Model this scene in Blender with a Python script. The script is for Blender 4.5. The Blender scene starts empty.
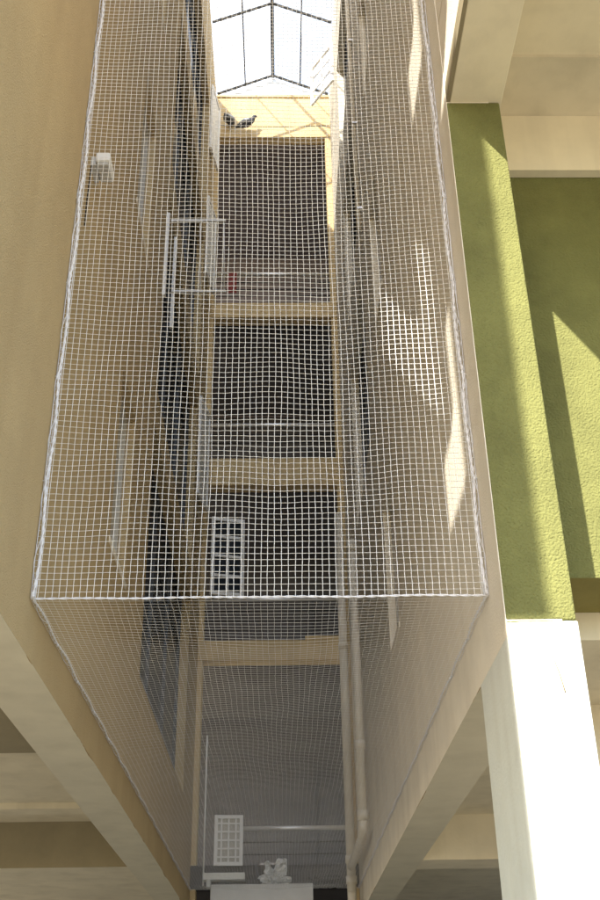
import bpy, math, random
from mathutils import Vector, Matrix, noise
rnd = random.Random(7)
SC = bpy.context.scene
COL = SC.collection
R = math.radians

# ------------------------------------------------------------------ helpers
class MB:
    """collects shapes, then links them as ONE mesh object"""
    def __init__(s):
        s.v = []; s.f = []; s.mi = []; s.sm = []
    def face(s, idx, m=0, sm=False):
        s.f.append(idx); s.mi.append(m); s.sm.append(sm)
    def box(s, x0, x1, y0, y1, z0, z1, m=0, rot=None, about=None):
        b = len(s.v)
        pts = [(x0,y0,z0),(x1,y0,z0),(x1,y1,z0),(x0,y1,z0),(x0,y0,z1),(x1,y0,z1),(x1,y1,z1),(x0,y1,z1)]
        if rot is not None:
            a = Vector(about)
            pts = [tuple(rot @ (Vector(p) - a) + a) for p in pts]
        s.v += pts
        for q in ((0,3,2,1),(4,5,6,7),(0,1,5,4),(1,2,6,5),(2,3,7,6),(3,0,4,7)):
            s.face([b+i for i in q], m)
    def quad(s, a, b, c, d, m=0):
        n = len(s.v); s.v += [tuple(a),tuple(b),tuple(c),tuple(d)]; s.face([n,n+1,n+2,n+3], m)
    def tube(s, pts, r, n=8, m=0, cap=True, sm=True):
        pts = [Vector(p) for p in pts]
        rs = r if isinstance(r, (list, tuple)) else [r]*len(pts)
        b = len(s.v); prev = None
        for i, p in enumerate(pts):
            t = (pts[min(i+1, len(pts)-1)] - pts[max(i-1, 0)])
            if t.length < 1e-9: t = Vector((0,0,1))
            t.normalize()
            if prev is None:
                a = Vector((0,0,1)) if abs(t.z) < .9 else Vector((1,0,0))
                u = t.cross(a).normalized()
            else:
                u = (prev - t*prev.dot(t)).normalized()
            prev = u; w = t.cross(u)
            for k in range(n):
                an = 2*math.pi*k/n
                s.v.append(tuple(p + (u*math.cos(an) + w*math.sin(an))*rs[i]))
        for i in range(len(pts)-1):
            for k in range(n):
                a = b+i*n+k; c = b+i*n+(k+1)%n
                s.face([a, c, c+n, a+n], m, sm)
        if cap:
            s.face([b+k for k in range(n)][::-1], m)
            e = b+(len(pts)-1)*n
            s.face([e+k for k in range(n)], m)
    def build(s, name, mat, parent=None, bevel=0):
        o0 = parent_world(parent)
        me = bpy.data.meshes.new(name)
        me.from_pydata([(p[0]-o0.x, p[1]-o0.y, p[2]-o0.z) for p in s.v], [], s.f)
        mats = mat if isinstance(mat, (list, tuple)) else [mat]
        for mm in mats: me.materials.append(mm)
        for i, p in enumerate(me.polygons):
            p.material_index = s.mi[i]; p.use_smooth = s.sm[i]
        me.update()
        o = bpy.data.objects.new(name, me); COL.objects.link(o)
        if parent: o.parent = parent
        if bevel:
            bv = o.modifiers.new('bevel', 'BEVEL'); bv.width = bevel; bv.segments = 2; bv.limit_method = 'ANGLE'
        return o

def nz0(a, b, c): return noise.noise(Vector((a, b, c*5.3)))
def parent_world(p):
    v = Vector((0,0,0))
    while p is not None:
        v = v + p.location; p = p.parent
    return v

def thing(name, label, cat, loc=(0,0,0), group=None):
    o = bpy.data.objects.new(name, None); COL.objects.link(o)
    o.empty_display_size = .2
    o.location = loc; o['label'] = label; o['category'] = cat; o['kind'] = 'thing'
    if group: o['group'] = group
    return o
def tag(o, label, cat, group=None):
    o['label'] = label; o['category'] = cat; o['kind'] = 'thing'
    if group: o['group'] = group
    return o
def struct(o):
    o['kind'] = 'structure'; return o

def wall_grid(mb, axis, p0, p1, u0, u1, z0, z1, holes, m=0):
    """slab wall between planes p0 (seen face) and p1, with rectangular holes and reveals"""
    us = sorted({u0, u1} | {h[0] for h in holes} | {h[1] for h in holes})
    zs = sorted({z0, z1} | {h[2] for h in holes} | {h[3] for h in holes})
    def P(p, u, z): return (p, u, z) if axis == 'X' else (u, p, z)
    def solid(i, j):
        if i < 0 or j < 0 or i >= len(us)-1 or j >= len(zs)-1: return False
        cu = (us[i]+us[i+1])/2; cz = (zs[j]+zs[j+1])/2
        return not any(h[0] < cu < h[1] and h[2] < cz < h[3] for h in holes)
    for i in range(len(us)-1):
        for j in range(len(zs)-1):
            if not solid(i, j): continue
            a, b, c, d = us[i], us[i+1], zs[j], zs[j+1]
            mb.quad(P(p0,a,c), P(p0,b,c), P(p0,b,d), P(p0,a,d), m)
            mb.quad(P(p1,a,c), P(p1,a,d), P(p1,b,d), P(p1,b,c), m)
            if not solid(i-1, j): mb.quad(P(p0,a,c), P(p0,a,d), P(p1,a,d), P(p1,a,c), m)
            if not solid(i+1, j): mb.quad(P(p0,b,c), P(p1,b,c), P(p1,b,d), P(p0,b,d), m)
            if not solid(i, j-1): mb.quad(P(p0,a,c), P(p1,a,c), P(p1,b,c), P(p0,b,c), m)
            if not solid(i, j+1): mb.quad(P(p0,a,d), P(p0,b,d), P(p1,b,d), P(p1,a,d), m)

# ------------------------------------------------------------------ materials
def mat(name, col, rough=.8, metal=0, var=.12, scale=3., bump=0, bscale=60., bdist=.004, dark=None, dscale=1.2, damt=0, spec=.3, coat=0):
    m = bpy.data.materials.new(name); m.use_nodes = True
    nt = m.node_tree; N = nt.nodes; L = nt.links
    b = N['Principled BSDF']
    b.inputs['Roughness'].default_value = rough; b.inputs['Metallic'].default_value = metal
    b.inputs['Specular IOR Level'].default_value = spec
    geo = N.new('ShaderNodeNewGeometry')
    n1 = N.new('ShaderNodeTexNoise'); n1.inputs['Scale'].default_value = scale; n1.inputs['Detail'].default_value = 6; n1.inputs['Roughness'].default_value = .65
    L.new(geo.outputs['Position'], n1.inputs['Vector'])
    mr = N.new('ShaderNodeMapRange'); mr.inputs[1].default_value = .3; mr.inputs[2].default_value = .7
    mr.inputs[3].default_value = 1-var; mr.inputs[4].default_value = 1+var
    L.new(n1.outputs['Fac'], mr.inputs[0])
    mx = N.new('ShaderNodeVectorMath'); mx.operation = 'SCALE'; mx.inputs[0].default_value = col[:3]
    L.new(mr.outputs[0], mx.inputs['Scale'])
    out = mx.outputs[0]
    if damt:
        # vertical stain streaks with a shape of their own
        mp = N.new('ShaderNodeMapping'); mp.inputs['Scale'].default_value = (dscale*5, dscale*5, dscale*.35)
        L.new(geo.outputs['Position'], mp.inputs[0])
        n2 = N.new('ShaderNodeTexNoise'); n2.inputs['Scale'].default_value = 1.0; n2.inputs['Detail'].default_value = 5
        L.new(mp.outputs[0], n2.inputs['Vector'])
        r2 = N.new('ShaderNodeMapRange'); r2.inputs[1].default_value = .48; r2.inputs[2].default_value = .72; r2.inputs[3].default_value = 0; r2.inputs[4].default_value = damt
        L.new(n2.outputs['Fac'], r2.inputs[0])
        mm = N.new('ShaderNodeMix'); mm.data_type = 'RGBA'
        L.new(r2.outputs[0], mm.inputs[0]); L.new(out, mm.inputs[6]); mm.inputs[7].default_value = (*(dark or (.1,.08,.06)), 1)
        out = mm.outputs[2]
    L.new(out, b.inputs['Base Color'])
    if bump:
        n3 = N.new('ShaderNodeTexNoise'); n3.inputs['Scale'].default_value = bscale; n3.inputs['Detail'].default_value = 4
        L.new(geo.outputs['Position'], n3.inputs['Vector'])
        bp = N.new('ShaderNodeBump'); bp.inputs['Strength'].default_value = bump; bp.inputs['Distance'].default_value = bdist
        L.new(n3.outputs['Fac'], bp.inputs['Height']); L.new(bp.outputs[0], b.inputs['Normal'])
    return m

TAN   = mat('tan_plaster', (.47,.36,.195), .9, var=.08, scale=1.1, bump=1., bscale=130, bdist=.008, dark=(.36,.265,.135), damt=.3, dscale=.5)
TANB  = mat('beige_plaster', (.78,.72,.60), .9, var=.08, scale=2., bump=.5, bscale=90, bdist=.008, dark=(.55,.49,.38), damt=.35, dscale=.6)
BACKT = mat('yellow_beige_plaster', (.60,.46,.25), .9, var=.08, scale=3, bump=.3, bscale=60, dark=(.36,.27,.15), damt=.3)
GREEN = mat('green_rough_plaster', (.165,.167,.056), .95, var=.2, scale=2.2, bump=1., bscale=85, bdist=.016, dark=(.12,.122,.04), damt=.25, dscale=1.5)
WHITE = mat('white_painted_plaster', (.77,.78,.73), .85, var=.04, scale=3, bump=.35, bscale=60, dark=(.5,.48,.4), damt=.2)
LCREAM = mat('pale_cream_paint', (.76,.68,.49), .9, var=.06, scale=2, bump=.25, bscale=45, dark=(.5,.44,.32), damt=.2)
CREAM = mat('cream_ceiling_paint', (.68,.61,.45), .9, var=.08, scale=1.6, bump=.25, bscale=45, dark=(.34,.29,.19), damt=.25, dscale=.8)
UMBER = mat('umber_shade_and_dirt', (.26,.22,.135), .9, var=.1, bump=.3)  # painted shade on the left cross beams; also fascia dirt and the crack
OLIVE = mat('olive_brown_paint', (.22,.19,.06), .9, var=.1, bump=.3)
MAUVE = mat('mauve_skylit_tone', (.15,.125,.125), .9, var=.2, scale=2)  # paler corridor tone; skylight and net haze put into the colour
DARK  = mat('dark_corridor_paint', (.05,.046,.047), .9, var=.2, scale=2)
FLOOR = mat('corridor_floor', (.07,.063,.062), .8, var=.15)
WFRAME = mat('white_window_metal', (.82,.82,.8), .5, var=.05)
GLASS = mat('dark_window_glass', (.016,.021,.028), .3, var=.1, spec=.25)
FROST = mat('frosted_pale_glass', (.46,.44,.39), .5, var=.06)
LEAF = mat('white_casement_panel', (.72,.72,.68), .5, var=.05)
DFRAME = mat('dark_bluish_window_metal', (.075,.08,.088), .5, var=.1)
STEEL = mat('brushed_steel', (.78,.78,.78), .42, metal=.6, var=.05)
BAR   = mat('dark_painted_steel', (.03,.03,.03), .6, var=.2)
PVC   = mat('pale_plastic_pipe', (.70,.64,.52), .55, var=.08, scale=4, dark=(.25,.2,.13), damt=.35)
ROPE  = mat('white_rope', (.74,.74,.76), .8, var=.12, scale=60)
NET   = mat('white_net_cord', (.88,.87,.84), .7, var=.05, scale=20)
PIG   = mat('pigeon_feathers', (.06,.065,.08), .7, var=.4, scale=30)
PIGL  = mat('pale_wing_feathers', (.42,.45,.5), .7, var=.3, scale=30)
PAVE  = mat('pale_concrete_ground', (.24,.215,.17), .9, var=.1, scale=.8, bump=.3, bscale=30)
GREYB = mat('pale_grey_board', (.55,.55,.53), .7, var=.06)
BAG   = mat('white_plastic_film', (.82,.83,.82), .3, var=.05)
REDC = mat('dull_red_cloth', (.22,.05,.045), .9, var=.2)
CABLE = mat('black_cable', (.02,.02,.02), .5)

def soffit_mat():
    """cream beam soffit with tan wall paint slopped raggedly over its inner edge"""
    m = mat('cream_soffit_paint', (.62,.57,.43), .9, var=.08, scale=1.6, bump=.25, bscale=45, dark=(.36,.32,.22), damt=.2, dscale=.8)
    nt = m.node_tree; N = nt.nodes; L = nt.links; b = N['Principled BSDF']
    src = b.inputs['Base Color'].links[0].from_socket
    g = N.new('ShaderNodeNewGeometry'); sp = N.new('ShaderNodeSeparateXYZ'); L.new(g.outputs['Position'], sp.inputs[0])
    ab = N.new('ShaderNodeMath'); ab.operation = 'SUBTRACT'; L.new(sp.outputs['X'], ab.inputs[0]); ab.inputs[1].default_value = -.0935
    a2 = N.new('ShaderNodeMath'); a2.operation = 'ABSOLUTE'; L.new(ab.outputs[0], a2.inputs[0])
    n = N.new('ShaderNodeTexNoise'); n.inputs['Scale'].default_value = 1.6; n.inputs['Detail'].default_value = 8; L.new(g.outputs['Position'], n.inputs['Vector'])
    ma = N.new('ShaderNodeMath'); ma.operation = 'MULTIPLY_ADD'; L.new(n.outputs['Fac'], ma.inputs[0]); ma.inputs[1].default_value = -.07
    L.new(a2.outputs[0], ma.inputs[2])
    lt = N.new('ShaderNodeMath'); lt.operation = 'LESS_THAN'; L.new(ma.outputs[0], lt.inputs[0]); lt.inputs[1].default_value = 1.043
    mx = N.new('ShaderNodeMix'); mx.data_type = 'RGBA'; L.new(lt.outputs[0], mx.inputs[0]); L.new(src, mx.inputs[6]); mx.inputs[7].default_value = (.36,.25,.12,1)
    L.new(mx.outputs[2], b.inputs['Base Color'])
    return m
SOFFIT = soffit_mat()

def column_white():
    m = mat('white_column_paint', (.63,.65,.60), .85, var=.06, scale=3, bump=.6, bscale=60, bdist=.006, dark=(.5,.48,.4), damt=.25)
    nt = m.node_tree; N = nt.nodes; L = nt.links; b = N['Principled BSDF']
    src = b.inputs['Base Color'].links[0].from_socket
    g = N.new('ShaderNodeNewGeometry'); sp = N.new('ShaderNodeSeparateXYZ'); L.new(g.outputs['Position'], sp.inputs[0])
    n = N.new('ShaderNodeTexNoise'); n.inputs['Scale'].default_value = 14; n.inputs['Detail'].default_value = 6; L.new(g.outputs['Position'], n.inputs['Vector'])
    ma = N.new('ShaderNodeMath'); ma.operation = 'MULTIPLY_ADD'; L.new(n.outputs['Fac'], ma.inputs[0]); ma.inputs[1].default_value = .035; L.new(sp.outputs['Z'], ma.inputs[2])
    gt = N.new('ShaderNodeMath'); gt.operation = 'GREATER_THAN'; L.new(ma.outputs[0], gt.inputs[0]); gt.inputs[1].default_value = 3.178
    mx = N.new('ShaderNodeMix'); mx.data_type = 'RGBA'; L.new(gt.outputs[0], mx.inputs[0]); L.new(src, mx.inputs[6]); mx.inputs[7].default_value = (.168,.176,.068,1)
    L.new(mx.outputs[2], b.inputs['Base Color'])
    return m
COLW = column_white()
def sheet_mat(name, diff):
    m = bpy.data.materials.new(name); m.use_nodes = True
    nt = m.node_tree; N = nt.nodes; L = nt.links
    N.remove(N['Principled BSDF']); o = N['Material Output']
    t = N.new('ShaderNodeBsdfTranslucent'); t.inputs[0].default_value = (.92,.92,.9,1)
    p = N.new('ShaderNodeBsdfTransparent'); p.inputs[0].default_value = (1,1,1,1)
    x = N.new('ShaderNodeMixShader'); x.inputs[0].default_value = .5
    n = N.new('ShaderNodeTexNoise'); n.inputs['Scale'].default_value = 2
    mr = N.new('ShaderNodeMapRange'); mr.inputs[3].default_value = .5; mr.inputs[4].default_value = .62
    L.new(n.outputs['Fac'], mr.inputs[0]); L.new(mr.outputs[0], x.inputs[0])
    L.new(t.outputs[0], x.inputs[1]); L.new(p.outputs[0], x.inputs[2]); d = N.new('ShaderNodeBsdfDiffuse'); d.inputs[0].default_value = (.9,.9,.88,1)
    y = N.new('ShaderNodeMixShader'); y.inputs[0].default_value = diff
    L.new(x.outputs[0], y.inputs[1]); L.new(d.outputs[0], y.inputs[2]); L.new(y.outputs[0], o.inputs[0])
    return m
SHEET = sheet_mat('translucent_roof_sheet', .08)
GABLE = sheet_mat('gable_sky_white', .75)  # mostly diffuse, so the added gable reads as bright sky

# ------------------------------------------------------------------ main planes
XL, XR = -1.174, .987       # the two side walls of the shaft
YN, ZN = 4.73, 3.40         # vertical net plane and its fold height
YB = 14.6                   # far wall
TOP = 17.62

# ground
g = MB(); g.quad((-60,-80,0),(60,-80,0),(60,60,0),(-60,60,0))
struct(g.build('ground', PAVE))

# ------------------------------------------------------------------ windows as parts of a wall
def window(parent, xw, side, y0, y1, z0, z1, frame, glass, mull=1, inset=.12, trans=None, sill=True, proud=0):
    """window in an X = const wall; side +1 when the shaft lies towards +X of the wall face"""
    xi = xw - side*inset
    f = MB(); t = .05
    a, b = sorted((xi - side*.03, xi + side*.03))
    f.box(a,b,y0,y0+t,z0,z1); f.box(a,b,y1-t,y1,z0,z1)
    f.box(a,b,y0+t,y1-t,z0,z0+t); f.box(a,b,y0+t,y1-t,z1-t,z1)
    for k in range(1, mull+1):
        yc = y0 + (y1-y0)*k/(mull+1); f.box(a,b,yc-.02,yc+.02,z0+t,z1-t)
    if trans: f.box(a+.004,b-.004,y0+t,y1-t,trans-.02,trans+.02)
    w = f.build('window', frame, parent)
    p = MB(); c = xi - side*.005; p.box(min(c,c-side*.01), max(c,c-side*.01), y0+t*.6, y1-t*.6, z0+t*.6, z1-t*.6)
    p.build('pane', glass, w)
    if sill:
        s = MB(); a, b = sorted((xw - side*inset, xw + side*.008)); s.box(a,b,y0-.03,y1+.03,z0-.05,z0-.002)
        s.build('sill', WHITE if sill == 'w' else TANB, w)
    return w

# ------------------------------------------------------------------ LEFT side wall
lw = thing('building_wall', 'long tan plastered wall left of the net, over a beamed cream ceiling', 'wall', (XL, 8, 0))
sm_l = [(6.75,7.55,4.66,6.08),(6.75,7.55,7.75,9.3),(6.75,7.55,10.85,12.4),(6.75,7.55,13.95,15.5)]
big_l = [(8.7,13.15,4.3,6.75),(8.75,13.1,7.15,9.7),(8.8,13.1,10.2,12.75),(8.8,13.1,13.3,15.8)]
nar_l = [(13.3,14.0,8.4,10.0),(13.3,14.0,12.3,13.9),(13.3,14.0,15.0,16.5)]
m = MB(); wall_grid(m, 'X', XL, XL-.25, 2.5, 15.0, 3.15, TOP, sm_l+big_l+nar_l)
m.build('wall', TAN, lw)
for h in sm_l: window(lw, XL, 1, *h, FROST, FROST, mull=1, inset=.10)
for h in big_l: window(lw, XL, 1, *h, DFRAME, GLASS, mull=2, inset=.14, trans=h[3]-.6, sill=False)
for h in nar_l:
    window(lw, XL, 1, *h, WFRAME, GLASS, mull=0, inset=.16)
    h = (h[0], h[0]+.6, h[2], h[3]); c = MB(); rot = Matrix.Rotation(R(-9), 3, 'Z'); y0, y1, z0, z1 = h
    for q in ((y0,y0+.05,z0,z1),(y1-.05,y1,z0,z1),(y0+.05,y1-.05,z0,z0+.05),(y0+.05,y1-.05,z1-.05,z1)):
        c.box(XL+.01, XL+.045, *q, rot=rot, about=(XL+.02,y0,z0))
    cs = c.build('casement', WFRAME, lw)
    p = MB(); p.box(XL+.02, XL+.03, y0+.04, y1-.04, z0+.04, z1-.04, rot=rot, about=(XL+.02,y0,z0)); p.build('pane', LEAF, cs)
# portico ceiling under the left building
m = MB(); m.box(XL-.31, XL-.001, 0, 15, 3.148, 3.6); m.build('edge_beam', SOFFIT, lw)
m = MB(); m.box(-7, XL-.31, -.3, 20, 3.6, 3.75); m.build('ceiling', CREAM, lw)
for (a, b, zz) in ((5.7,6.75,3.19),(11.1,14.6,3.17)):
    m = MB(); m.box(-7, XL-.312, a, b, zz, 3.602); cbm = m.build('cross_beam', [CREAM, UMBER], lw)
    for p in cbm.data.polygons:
        if (a > 9 and p.normal.y < -.5) or (a < 9): p.material_index = 1  # umber puts the left beams' shade into their colour
m = MB(); m.box(-7, XL-.31, 10.2, 10.45, 3.545, 3.601); m.build('ceiling_strip', CREAM, lw)
m = MB(); m.box(-7, XL-.25, 2.5, 2.75, 3.752, TOP); m.build('front_wall', TAN, lw)
m = MB(); m.box(-7, XL-.26, 2.5, 20, TOP+.002, TOP+.25); m.build('roof_slab', CREAM, lw)

# assumed unseen left balcony; pier and openings shaped to shade column and pass sun
lb = thing('balcony', 'tan unseen balcony assumed on the left building, shaped to shade the column', 'balcony', (XL, 0, 3.15))
m = MB(); wall_grid(m, 'X', XL, XL-.07, 0, 2.498, 3.152, TOP, [(0,.32,9.78,10.2),(.30,.72,7.5,8.72),(.72,1.18,7.5,8.05),(.30,.72,10.8,12.0),(.72,1.18,10.8,11.4)])  # stepped holes shaped to throw sun patches on net and right wall
m.build('side_wall', TAN, lb)
for (z0, z1) in ((6.815,7.5),(10.2,10.75),(13.2,13.9)):
    m = MB(); m.box(-6, XL-.28, -.41, -.28, z0, z1); m.build('parapet', TAN, lb)
    m = MB(); m.box(-6, XL-.075, -.279, 2.498, z0, z0+.15); m.build('slab', CREAM, lb)
m = MB(); m.box(XL-.278, XL, -.41, -.004, 6.815, 9.78); m.box(XL-.278, XL, -.35, -.004, 10.2, TOP); m.build('shading_pier', TAN, lb)

# ------------------------------------------------------------------ RIGHT side wall
rw = thing('building_wall', 'beige plastered wall right of the net with thin slivers of sunlight', 'wall', (XR, 9, 0))
sm_r = [(8.45,9.25,4.66,6.08),(8.1,8.9,7.95,9.45),(7.9,8.7,11.0,12.5)]
big_r = [(10.0,12.4,7.4,9.7),(10.0,12.4,10.6,12.7),(10.0,12.4,13.7,15.8)]
m = MB(); wall_grid(m, 'X', XR, XR+.25, 4.452, 15.0, 3.10, TOP, sm_r+big_r)
m.build('wall', TANB, rw)
for h in sm_r: window(rw, XR, -1, *h, FROST, FROST, mull=1, inset=.10)
for h in big_r: window(rw, XR, -1, *h, DFRAME, GLASS, mull=2, inset=.14, trans=h[3]-.6, sill=False)
m = MB(); m.box(XR+.001, XR+.31, 5.2, 15, 3.098, 3.5); m.build('edge_beam', SOFFIT, rw)
m = MB(); m.box(XR+.31, 7, 5.652, 20, 3.5, 3.72); m.build('ceiling', CREAM, rw)
m = MB(); m.box(XR+.312, 7, 10.46, 11.0, 3.1, 3.502); m.build('cross_beam', CREAM, rw)
m = MB(); m.box(1.75, 7, 6.9, 7.3, 3.1, 3.502); m.build('cross_beam', CREAM, rw)
m = MB(); m.box(XR+.26, 7, 4.9, 20, TOP+.002, TOP+.25); m.build('roof_slab', CREAM, rw)

# two-tone column
cl = thing('column', 'square column, rough green plaster above and sunlit white paint below', 'column', (1.145, 4.8, 0))
m = MB(); m.box(XR+.0005, 1.30, 4.45, 5.148, 3.17, 6.372); m.build('shaft', GREEN, cl, .008)['label'] = 'rough green upper half of the column'
m = MB(); m.box(XR+.0005, 1.306, 4.444, 5.18, 0, 3.168); m.build('shaft', COLW, cl, .012)['label'] = 'smooth white lower half of the column'

m = MB(); m.tube([(1.165,4.4445,3.09),(1.172,4.4445,3.0),(1.190,4.4445,2.93),(1.205,4.4445,2.84)], [.0012,.0022,.003,.0035], 5); m.build('crack', UMBER, cl)
# green recessed wall
m = MB(); m.box(1.302, 7, 5.15, 5.65, 3.66, TOP)
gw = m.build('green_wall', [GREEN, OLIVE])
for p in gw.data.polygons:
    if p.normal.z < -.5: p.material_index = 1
tag(gw, 'rough green recessed wall right of the column, half in bright sun', 'wall')

# right balcony overhead
rb = thing('balcony', 'cream undersided balcony resting on top of the green column', 'balcony', (1.3, 4.4, 6.38))
m = MB(); m.box(XR+.024, 1.315, .8, 5.147, 6.376, 6.96); m.build('edge_beam', LCREAM, rb, .006)
m = MB(); m.box(XR+.002, XR+.0235, .8, 4.449, 6.376, 6.5); m.build('fascia', UMBER, rb)
m = MB(); m.box(1.317, 7, .8, 5.147, 6.96, 7.018); m.build('ceiling', LCREAM, rb)
m = MB(); m.box(1.317, 7, 4.6, 5.079, 6.935, 6.961); m.build('ceiling_band', CREAM, rb)
m = MB(); m.box(1.317, 7, 5.08, 5.147, 6.45, 6.961); m.build('cross_beam', LCREAM, rb)
m = MB(); wall_grid(m, 'X', XR+.004, XR+.03, .8, 4.449, 6.502, 7.02, []); wall_grid(m, 'X', XR+.004, XR+.12, .8, 4.449, 7.045, 10.2, [])
m.box(XR+.02, XR+.12, .8, 4.449, 7.02, 7.045); m.build('side_wall', TANB, rb)

# ------------------------------------------------------------------ FAR wall with open corridors
bk = thing('corridor_block', 'far wall of the shaft, open dark corridors between tan beams', 'building', (0, YB, 0))
beams = [(3.42,3.70),(6.42,6.71),(9.2,9.67),(12.39,12.69)]
for i, (a, b) in enumerate(beams):
    m = MB(); m.box(XL+.002, XR-.002, YB, YB+.25, a, b)
    if i == 1: m.box(.35, XR-.1, YB+.0, YB+.2, b, b+.06)
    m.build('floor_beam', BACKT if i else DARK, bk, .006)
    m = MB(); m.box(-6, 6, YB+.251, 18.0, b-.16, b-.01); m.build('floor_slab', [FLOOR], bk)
m = MB(); m.box(XL+.002, XR-.002, YB, YB+.2, 16.57, 17.60); m.box(XL+.002, XR-.002, YB-.03, YB+.22, 17.60, 17.66); m.build('parapet', BACKT, bk, .006)
m = MB(); m.box(-6, 6, YB+.21, 18.0, 16.5, 16.65); m.build('floor_slab', MAUVE, bk)
for (a, b, mm) in ((0,9.5,DARK),(9.502,12.5,DARK),(12.502,16.6,MAUVE)):  # top storey's extra light is painted as a lighter tone
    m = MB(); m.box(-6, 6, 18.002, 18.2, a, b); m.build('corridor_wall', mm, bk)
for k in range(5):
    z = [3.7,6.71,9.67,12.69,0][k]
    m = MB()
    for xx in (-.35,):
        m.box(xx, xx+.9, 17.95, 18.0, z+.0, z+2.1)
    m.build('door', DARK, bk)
for (x0, x1) in ((XL+.002, XL+.075), (XR-.105, XR-.002)):
    m = MB()
    for (a, b) in zip([0]+[q[1] for q in beams], [q[0] for q in beams]+[16.57]):
        m.box(x0, x1, YB+.012, YB+.23, a, b)
    m.build('pilaster', BACKT, bk, .006)
for (z, x0, x1) in ((4.155,-.60,.86),(7.345,-1.1,.86),(10.3,-1.1,.88),(13.34,-1.1,.88)):
    m = MB(); m.tube([(x0,YB+.05,z),(x1,YB+.05,z)], .03, 10)
    hr = m.build('handrail', STEEL, bk)
    m = MB()
    for q in (.17,.32,.46): m.tube([(x0,YB+.06,z-q),(x1,YB+.06,z-q)], .009, 6)
    m.build('rail_bar', BAR, hr)

def grille(x0, x1, z0, z1, y, cols, rows, ang, name, parent, pane=None, t=.04, bt=.018, hinge='l'):
    c = MB(); hx = x0 if hinge == 'l' else x1
    rot = Matrix.Rotation(R(ang), 3, 'Z'); ab = (hx, y, z0)
    for q in ((x0,x0+t,z0,z1),(x1-t,x1,z0,z1),(x0+t,x1-t,z0,z0+t),(x0+t,x1-t,z1-t,z1)):
        c.box(q[0],q[1],y-.02,y+.02,q[2],q[3],rot=rot,about=ab)
    for k in range(1, cols):
        xx = x0+(x1-x0)*k/cols; c.box(xx-bt/2,xx+bt/2,y-.012,y+.012,z0+t,z1-t,rot=rot,about=ab)
    for k in range(1, rows):
        zz = z0+(z1-z0)*k/rows; c.box(x0+t,x1-t,y-.009,y+.009,zz-bt/2,zz+bt/2,rot=rot,about=ab)
    o = c.build(name, WFRAME, parent)
    if pane:
        p = MB(); p.box(x0+.02,x1-.02,y+.013,y+.018,z0+.02,z1-.02,rot=rot,about=ab); p.build('pane', pane, o)
    return o
w = grille(-1.02,-.52,7.38,8.62,YB-.08,2,4,14,'open_window',bk,FROST if 0 else GLASS,.055,.042); w['label'] = 'white open window of eight panes'
w = grille(-.87,-.50,3.68,4.30,YB-.1,4,6,4,'louvre_window',bk,FROST,.045,.02); w['label'] = 'small white louvred window'
w = grille(.28,.98,16.4,17.35,13.1,2,3,-58,'open_window',rw,None,.06,.04,hinge='r'); w['label'] = 'white open window by the skylight'
m = MB(); m.box(-.99,-.47,YB-.22,YB-.01,3.50,3.58); m.box(-.95,-.9,YB-.2,YB-.01,3.42,3.5); m.build('window_ledge', WHITE, bk)
m = MB(); m.tube([(-1.0,YB-.05,3.45),(-1.0,YB-.05,5.35)], .012, 6); m.build('white_edge_strip', WFRAME, bk)  # thin white rod added in place of an opening's white edge
m = MB(); n0 = 8
for j in range(n0+1):
    for i in range(5):
        m.v.append((-.88+i*.04+.01*nz0(i, j*.7, 1), YB-.02+.03*nz0(i*.8, j*.5, 2), 13.33-j*.055+.01*nz0(i, 0, 3)))
for j in range(n0):
    for i in range(4): m.face([j*5+i, j*5+i+1, j*5+i+6, j*5+i+5], 0, True)
tag(m.build('red_cloth', REDC), 'small dull red cloth hanging on the highest railing', 'cloth')
# ground floor behind
m = MB(); m.box(-7, 7, 20.0, 20.2, 0, 3.75); bw = m.build('portico_wall', DARK); tag(bw, 'dark back wall at the far end of the portico', 'wall')

m = MB(); m.box(-.89,.385,YB-.30,YB-.02,3.12,3.43)
b = m.build('board', GREYB, None, .004); tag(b, 'pale grey board at the foot of the far wall, under the lowest railing', 'board')
# bright plastic bundle and cables on the ledge above the board
m = MB(); NB = 26
for j in range(NB+1):
    for i in range(NB+1):
        u, v = i/NB, j/NB
        e = .75 + .5*nz0(u*3, v*3, 1)
        x = -.10 + (u-.5)*.50*(1-.35*v)*e; z = 3.44 + v*.36*e*(1-.5*abs(u-.42))
        m.v.append((x + .03*nz0(u*9, v*9, 2), YB-.12 + .10*nz0(u*7, v*7, 4) + .07*nz0(u*17, v*17, 6), z + .03*nz0(u*9, v*9, 8)))
for j in range(NB):
    for i in range(NB): m.face([j*(NB+1)+i, j*(NB+1)+i+1, (j+1)*(NB+1)+i+1, (j+1)*(NB+1)+i])
bd = m.build('plastic_bundle', BAG); tag(bd, 'crumpled bright white plastic above the pale board', 'bag')
m = MB()
for k in range(16):
    x0 = rnd.uniform(.33,.5); z0 = 3.40+rnd.uniform(0,.12); pts = []
    for q in range(7): pts.append((x0+q*.055+rnd.uniform(-.02,.02), YB-.1+rnd.uniform(-.07,.07), z0+rnd.uniform(-.03,.035)))
    m.tube(pts, .006, 5)
cb = m.build('cable_heap', [CABLE]); tag(cb, 'tangle of dark cables beside the foot of the drain pipe', 'cables')

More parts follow.
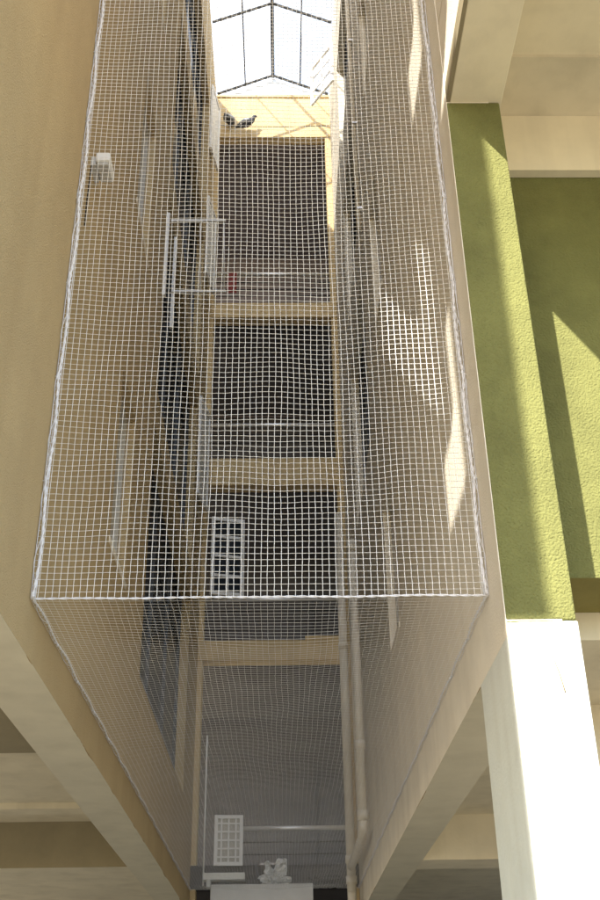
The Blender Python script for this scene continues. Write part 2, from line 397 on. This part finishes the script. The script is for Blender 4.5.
# ------------------------------------------------------------------ skylight
sk = thing('skylight', 'pitched translucent skylight with dark bars closing the top of the shaft', 'skylight', (-.09, 9.6, TOP))
xr, zr, xa, xb, ze = -.092, 18.2, XL+.02, XR-.02, 17.68
ys = [14.57-1.64*k for k in range(7)]
m = MB(); m.tube([(xr,4.6,zr),(xr,14.62,zr)], .035, 6, sm=False); m.build('ridge_bar', BAR, sk)
for y in ys:
    m = MB(); m.tube([(xa,y,ze),(xr,y,zr-.01),(xb,y,ze)], .026, 6, sm=False); m.build('rafter', BAR, sk)
for f in (.5,):
    for xe in (xa, xb):
        x = xr+(xe-xr)*f; z = zr+(ze-zr)*f
        m = MB(); m.tube([(x,4.6,z+.02),(x,14.62,z+.02)], .014, 6, sm=False); m.build('purlin', BAR, sk)
m = MB()
for xe in (xa-.25, xb+.25): m.quad((xr,4.5,zr+.05),(xr,14.75,zr+.05),(xe,14.75,ze-.06),(xe,4.5,ze-.06))
m.build('roof_sheet', SHEET, sk)
m = MB(); a = len(m.v); m.v += [(xa,14.66,ze),(xb,14.66,ze),(xr,14.66,zr+.04)]; m.face([0,1,2]); m.build('gable_sky_fill', GABLE, sk)  # added pale sheet standing in for white sky in the gable

# ------------------------------------------------------------------ drain pipes
dp = thing('drain_pipe', 'pale drain pipe with collars that ends in a bend just above the lowest rail', 'pipe', (.875, 12.0, 3.7))
m = MB(); m.tube([(.875,12,3.74),(.875,12,7.05)], .052, 16); m.build('pipe', PVC, dp)
for z in (3.80, 4.55, 6.95):
    m = MB(); m.tube([(.875,12,z-.05),(.875,12,z+.05)], .061, 16); m.build('collar', PVC, dp)
m = MB(); m.tube([(.875,12,3.75),(.872,12.03,3.66),(.87,12.2,3.6),(.86,13.2,3.58),(.85,13.9,3.56)], .05, 14); m.build('bend', PVC, dp)
dp2 = thing('drain_pipe', 'tall pale drain pipe in the far right corner ending in an elbow', 'pipe', (.85, 14.25, 3.0))
m = MB(); m.tube([(.85,14.0,3.28),(.85,14.0,8.4)], .056, 16); m.build('pipe', PVC, dp2)
for z in (3.66, 3.42, 6.4):
    m = MB(); m.tube([(.85,14.0,z-.045),(.85,14.0,z+.045)], .067, 16); m.build('collar', PVC, dp2)
m = MB(); m.tube([(.85,14.0,3.30),(.85,14.01,3.2),(.86,14.1,3.1),(.88,14.4,3.06)], .055, 14); m.build('elbow', PVC, dp2)
dp3 = thing('drain_pipe', 'thin pale pipe climbing the right wall behind the sunlit net up to the skylight', 'pipe', (.93, 11.0, 4))
m = MB(); m.tube([(.94,9.6,9.9),(.94,9.6,17.4)], .03, 10); m.build('pipe', PVC, dp3)
for z in (10.2,11.6,13.1,14.6):
    m = MB(); m.box(.925,.99,9.55,9.65,z,z+.03); m.build('clip', STEEL, dp3)

# ------------------------------------------------------------------ small things on the left wall
lp = thing('wall_lamp', 'small white box lamp high on the tan left wall near the net edge', 'lamp', (XL, 5.2, 6.55))
m = MB(); m.box(XL+.03,XL+.12,4.96,5.16,6.42,6.49); m.build('housing', WFRAME, lp, .012)
m = MB(); m.box(XL,XL+.03,4.98,5.14,6.40,6.47); m.build('bracket', GREYB, lp)
m = MB(); m.box(XL+.045,XL+.11,4.98,5.14,6.405,6.419); m.build('lens', GREYB, lp)
m = MB(); m.tube([(XL+.004,4.99,6.42),(XL+.004,4.97,6.1),(XL+.004,4.98,5.9)],.004,6); m.build('cable', CABLE, lp)

dr = thing('drying_rack', 'white metal drying rack sticking out of the left wall into the shaft', 'rack', (XL, 9.2, 9.2))
for (y, z0, z1) in ((8.6,8.2,9.28),(9.35,8.35,9.6)):
    m = MB(); m.box(XL+.002,XL+.035,y,y+.05,z0,z1); m.build('upright', WFRAME, dr)
for (y, z) in ((8.66,9.22),(9.0,8.55)):
    m = MB(); m.box(XL+.046, XL+.62, y-.011, y+.011, z-.011, z+.011); m.build('arm', WFRAME, dr)
m = MB(); m.tube([(XL+.6,8.68,9.2),(XL+.6,9.0,8.56)], .008, 6); m.tube([(XL+.35,8.68,9.2),(XL+.35,9.0,8.56)], .008, 6); m.build('line', ROPE, dr)

# ------------------------------------------------------------------ pigeons on a wire in front of the parapet
def pigeon(x, y, z, yaw, s, label, tailup):
    t = thing('pigeon', label, 'bird', (x,y,z), 'pigeons on the wire')
    rot = Matrix.Rotation(yaw, 3, 'Z')
    def tr(p): return rot @ (Vector(p)*s) + Vector((x,y,z))
    m = MB()
    sp = [(-.20,0,.045),(-.15,0,.05),(-.09,0,.075),(-.03,0,.095),(.04,0,.11),(.085,0,.14),(.105,0,.18),(.12,0,.205),(.14,0,.205),(.165,0,.198)]
    rr = [.012,.022,.042,.06,.062,.048,.03,.03,.022,.004]
    m.tube([tr(p) for p in sp], [q*s for q in rr], 12)
    m.build('body', PIG, t)
    for sd in (-1,1):
        m = MB(); m.tube([tr((.05,sd*.052,.115)),tr((-.02,sd*.06,.10)),tr((-.1,sd*.045,.075)),tr((-.17,sd*.02,.06))],[.018*s,.034*s,.026*s,.006*s],8); m.build('wing', PIGL, t)
        m = MB(); m.tube([tr((0,sd*.02,.05)),tr((.005,sd*.02,.0))],.006*s,5); m.build('leg', BAR, t)
pigeon(-.90,YB-.16,16.72,R(70),1.2,'plump dark pigeon, left of the two on the wire below the skylight',0)
pigeon(-.57,YB-.16,16.66,R(-15),1.15,'slim pigeon seen side on, right of the two on the wire below the skylight',0)
m = MB(); m.tube([(XL+.02,YB-.16,16.71),(-.6,YB-.16,16.67),(.1,YB-.16,16.66),(XR-.02,YB-.16,16.70)], .006, 6)
tag(m.build('wire', CABLE), 'thin wire strung across the yellow parapet where pigeons perch', 'wire')

# ------------------------------------------------------------------ safety net
net = thing('safety_net', 'white mesh safety net closing the shaft, hung upright and folded back to the far wall', 'net', (0, YN, ZN))
CELL = .0325; NU = 66
W = XR - XL
def nz(a, b, c=0): return noise.noise(Vector((a, b, c)))
def vpt(i, j):
    u = i/NU; z = j*CELL
    k = math.sin(math.pi*u); h = min(1, z/.5)
    dx = (.010*nz(i*.18, j*.05, 3) + .0025*nz(i*.9, j*.9, 5) + .006*math.sin(z*.9+.4)*k*h)*min(1, 6*min(u,1-u))
    dz = (.016*nz(i*.10, j*.12, 7) + .0025*nz(i*.8, j*.7, 9) - .012*k*k*h*math.sin(z*.45))*h
    dy = (.05*nz(u*2, z*.45, 11) + .05*math.sin(z*.7))*k*h
    return (XL + .004 + u*(W-.008) + dx, YN + dy, ZN + z + dz)
NV = 204
def hpt(i, j):
    u = i/NU; y = j*CELL
    k = math.sin(math.pi*u); h = min(1, y/.5)*min(1, max(0, (9.82-y)/.5))
    dx = (.012*nz(i*.2, j*.05, 23) + .004*nz(i*.9, j*.9, 25))*min(1, 6*min(u,1-u))
    dy = (.016*nz(i*.10, j*.11, 27) + .004*nz(i*.8, j*.7, 29))*h
    dz = (-.05*k + .05*nz(u*2.2, y*.5, 31)*k)*h
    return (XL + .004 + u*(W-.008) + dx, YN + y + dy, ZN + dz)
NH = 302
def mesh_panel(fn, nv, name, skip_first, r):
    P = [[fn(i, j) for i in range(NU+1)] for j in range(nv+1)]
    m = MB()
    for i in range(NU+1): m.tube([P[j][i] for j in range(nv+1)], r, 3, cap=False)
    for j in range(1 if skip_first else 0, nv+1): m.tube([P[j][i] for i in range(NU+1)], r, 3, cap=False)
    m.build(name, NET, net)
mesh_panel(vpt, NV, 'upright_mesh', True, .00165)
mesh_panel(hpt, NH, 'level_mesh', True, .00065)
def twisted(pts, r, name, turns=9, wob=.004, pull=(0,0,0)):
    pull = Vector(pull)
    m = MB(); pts = [Vector(p) for p in pts]
    a, b = pts[0], pts[-1]; d = b-a; n = max(8, int(d.length/.05))
    t = d.normalized(); u = t.cross(Vector((.3,.5,.8))).normalized(); w = t.cross(u)
    for ph in (0, math.pi):
        q = []
        for k in range(n*3+1):
            s = k/(n*3); an = ph + s*d.length*turns*6.283
            p = a+d*s + (u*math.cos(an)+w*math.sin(an))*r*.55 + Vector((wob*nz(s*d.length*3,1), wob*nz(s*d.length*3,2), wob*nz(s*d.length*3,4)))
            q.append(p + pull*abs(math.sin(math.pi*s*d.length/.62)))
        m.tube(q, r*.6, 6)
    return m.build(name, ROPE, net)
ztop = ZN + NV*CELL
twisted([(XL+.006,YN,ZN),(XR-.006,YN,ZN)], .0055, 'fold_rope')
twisted([(XL+.016,YN-.012,ZN),(XL+.016,YN-.012,ztop)], .007, 'edge_rope', pull=(.014,0,0))
twisted([(XR-.016,YN-.012,ZN),(XR-.016,YN-.012,ztop)], .007, 'edge_rope', pull=(-.014,0,0))
twisted([(XL+.014,YN,ZN),(XL+.014,YB-.06,ZN)], .006, 'edge_rope', pull=(.008,0,.004))
twisted([(XR-.014,YN,ZN),(XR-.014,YB-.06,ZN)], .006, 'edge_rope', pull=(-.008,0,.004))
# steel hooks that hold the edge ropes
for (x, sg) in ((XL, 1), (XR, -1)):
    for k in range(1, 10):
        z = ZN + .62*k; m = MB(); m.tube([(x-sg*.02,YN-.012,z),(x+sg*.018,YN-.012,z),(x+sg*.026,YN-.014,z+.012),(x+sg*.018,YN-.016,z+.024)], .0035, 6); m.build('hook', STEEL, net)
    for k in range(1, 15):
        y = YN + .62*k; m = MB(); m.tube([(x-sg*.02,y,ZN+.004),(x+sg*.016,y,ZN+.004),(x+sg*.024,y,ZN-.008),(x+sg*.014,y,ZN-.014)], .0035, 6); m.build('hook', STEEL, net)
# gathered selvedge of the mesh and lacing along the edges
for (x, sd) in ((XL, 1), (XR, -1)):
    m = MB()
    for q in range(3):
        pts = [(x+sd*(.006+.012*q+.006*nz(z*2.3, q*7.1, sd)), YN-.004*q+.008*nz(z*1.7, q*3, 9), ZN+z) for z in [k*.06 for k in range(int(NV*CELL/.06)+1)]]
        m.tube(pts, .0022, 4)
    pts = []
    for k in range(int(NV*CELL/.02)):
        an = k*.02*9*6.283/3
        pts.append((x+sd*(.014+.011*math.cos(an)), YN-.006+.014*math.sin(an), ZN+k*.02))
    m.tube(pts, .002, 4)
    m.build('lacing', ROPE, net)
    m = MB(); pts = []
    for k in range(490):
        an = k*.02*9*6.283/3
        pts.append((x+sd*(.012+.009*math.cos(an)), YN+k*.02, ZN+.004+.012*math.sin(an)))
    m.tube(pts, .0016, 4); m.build('lacing', ROPE, net)

# ------------------------------------------------------------------ light, sky, camera
sd = Vector((.486, 1, -.75)).normalized()
sun = bpy.data.lights.new('sun', 'SUN'); sun.energy = 4.3; sun.angle = R(.55); sun.color = (1,.94,.84)
so = bpy.data.objects.new('sun', sun); COL.objects.link(so)
so.rotation_euler = sd.to_track_quat('-Z', 'Y').to_euler(); so.location = (-8,-20,20)
w = bpy.data.worlds.new('World'); SC.world = w; w.use_nodes = True
nt = w.node_tree; bg = nt.nodes['Background']
sky = nt.nodes.new('ShaderNodeTexSky'); sky.sky_type = 'NISHITA'; sky.sun_disc = False
elev = math.asin(-sd.z); az = math.atan2(-sd.x, -sd.y)     # bearing of the sun from +Y towards +X
sky.sun_elevation = elev; sky.sun_rotation = az
sky.dust_density = 1.0; sky.air_density = 1.; sky.ozone_density = 1.
nt.links.new(sky.outputs[0], bg.inputs[0]); bg.inputs[1].default_value = .15

cam = bpy.data.cameras.new('camera'); co = bpy.data.objects.new('camera', cam); COL.objects.link(co)
cam.sensor_fit = 'VERTICAL'; cam.sensor_height = 36; cam.lens = 1074.39/900*36
cam.clip_start = .05; cam.clip_end = 500
M = Matrix(((.9998036,.00560114,-.01901035),(-.0137475,-.49491017,-.86883539),(-.01427489,.86892609,-.49473597))).to_4x4()
M.translation = (0,0,1.5); co.matrix_world = M
SC.camera = co
SC.render.engine = 'CYCLES'
SC.cycles.max_bounces = 10; SC.cycles.diffuse_bounces = 7; SC.cycles.transparent_max_bounces = 12
vs = SC.view_settings
vs.view_transform = 'Standard'; vs.look = 'None'; vs.gamma = 1; vs.use_curve_mapping = False; vs.exposure = 1.75
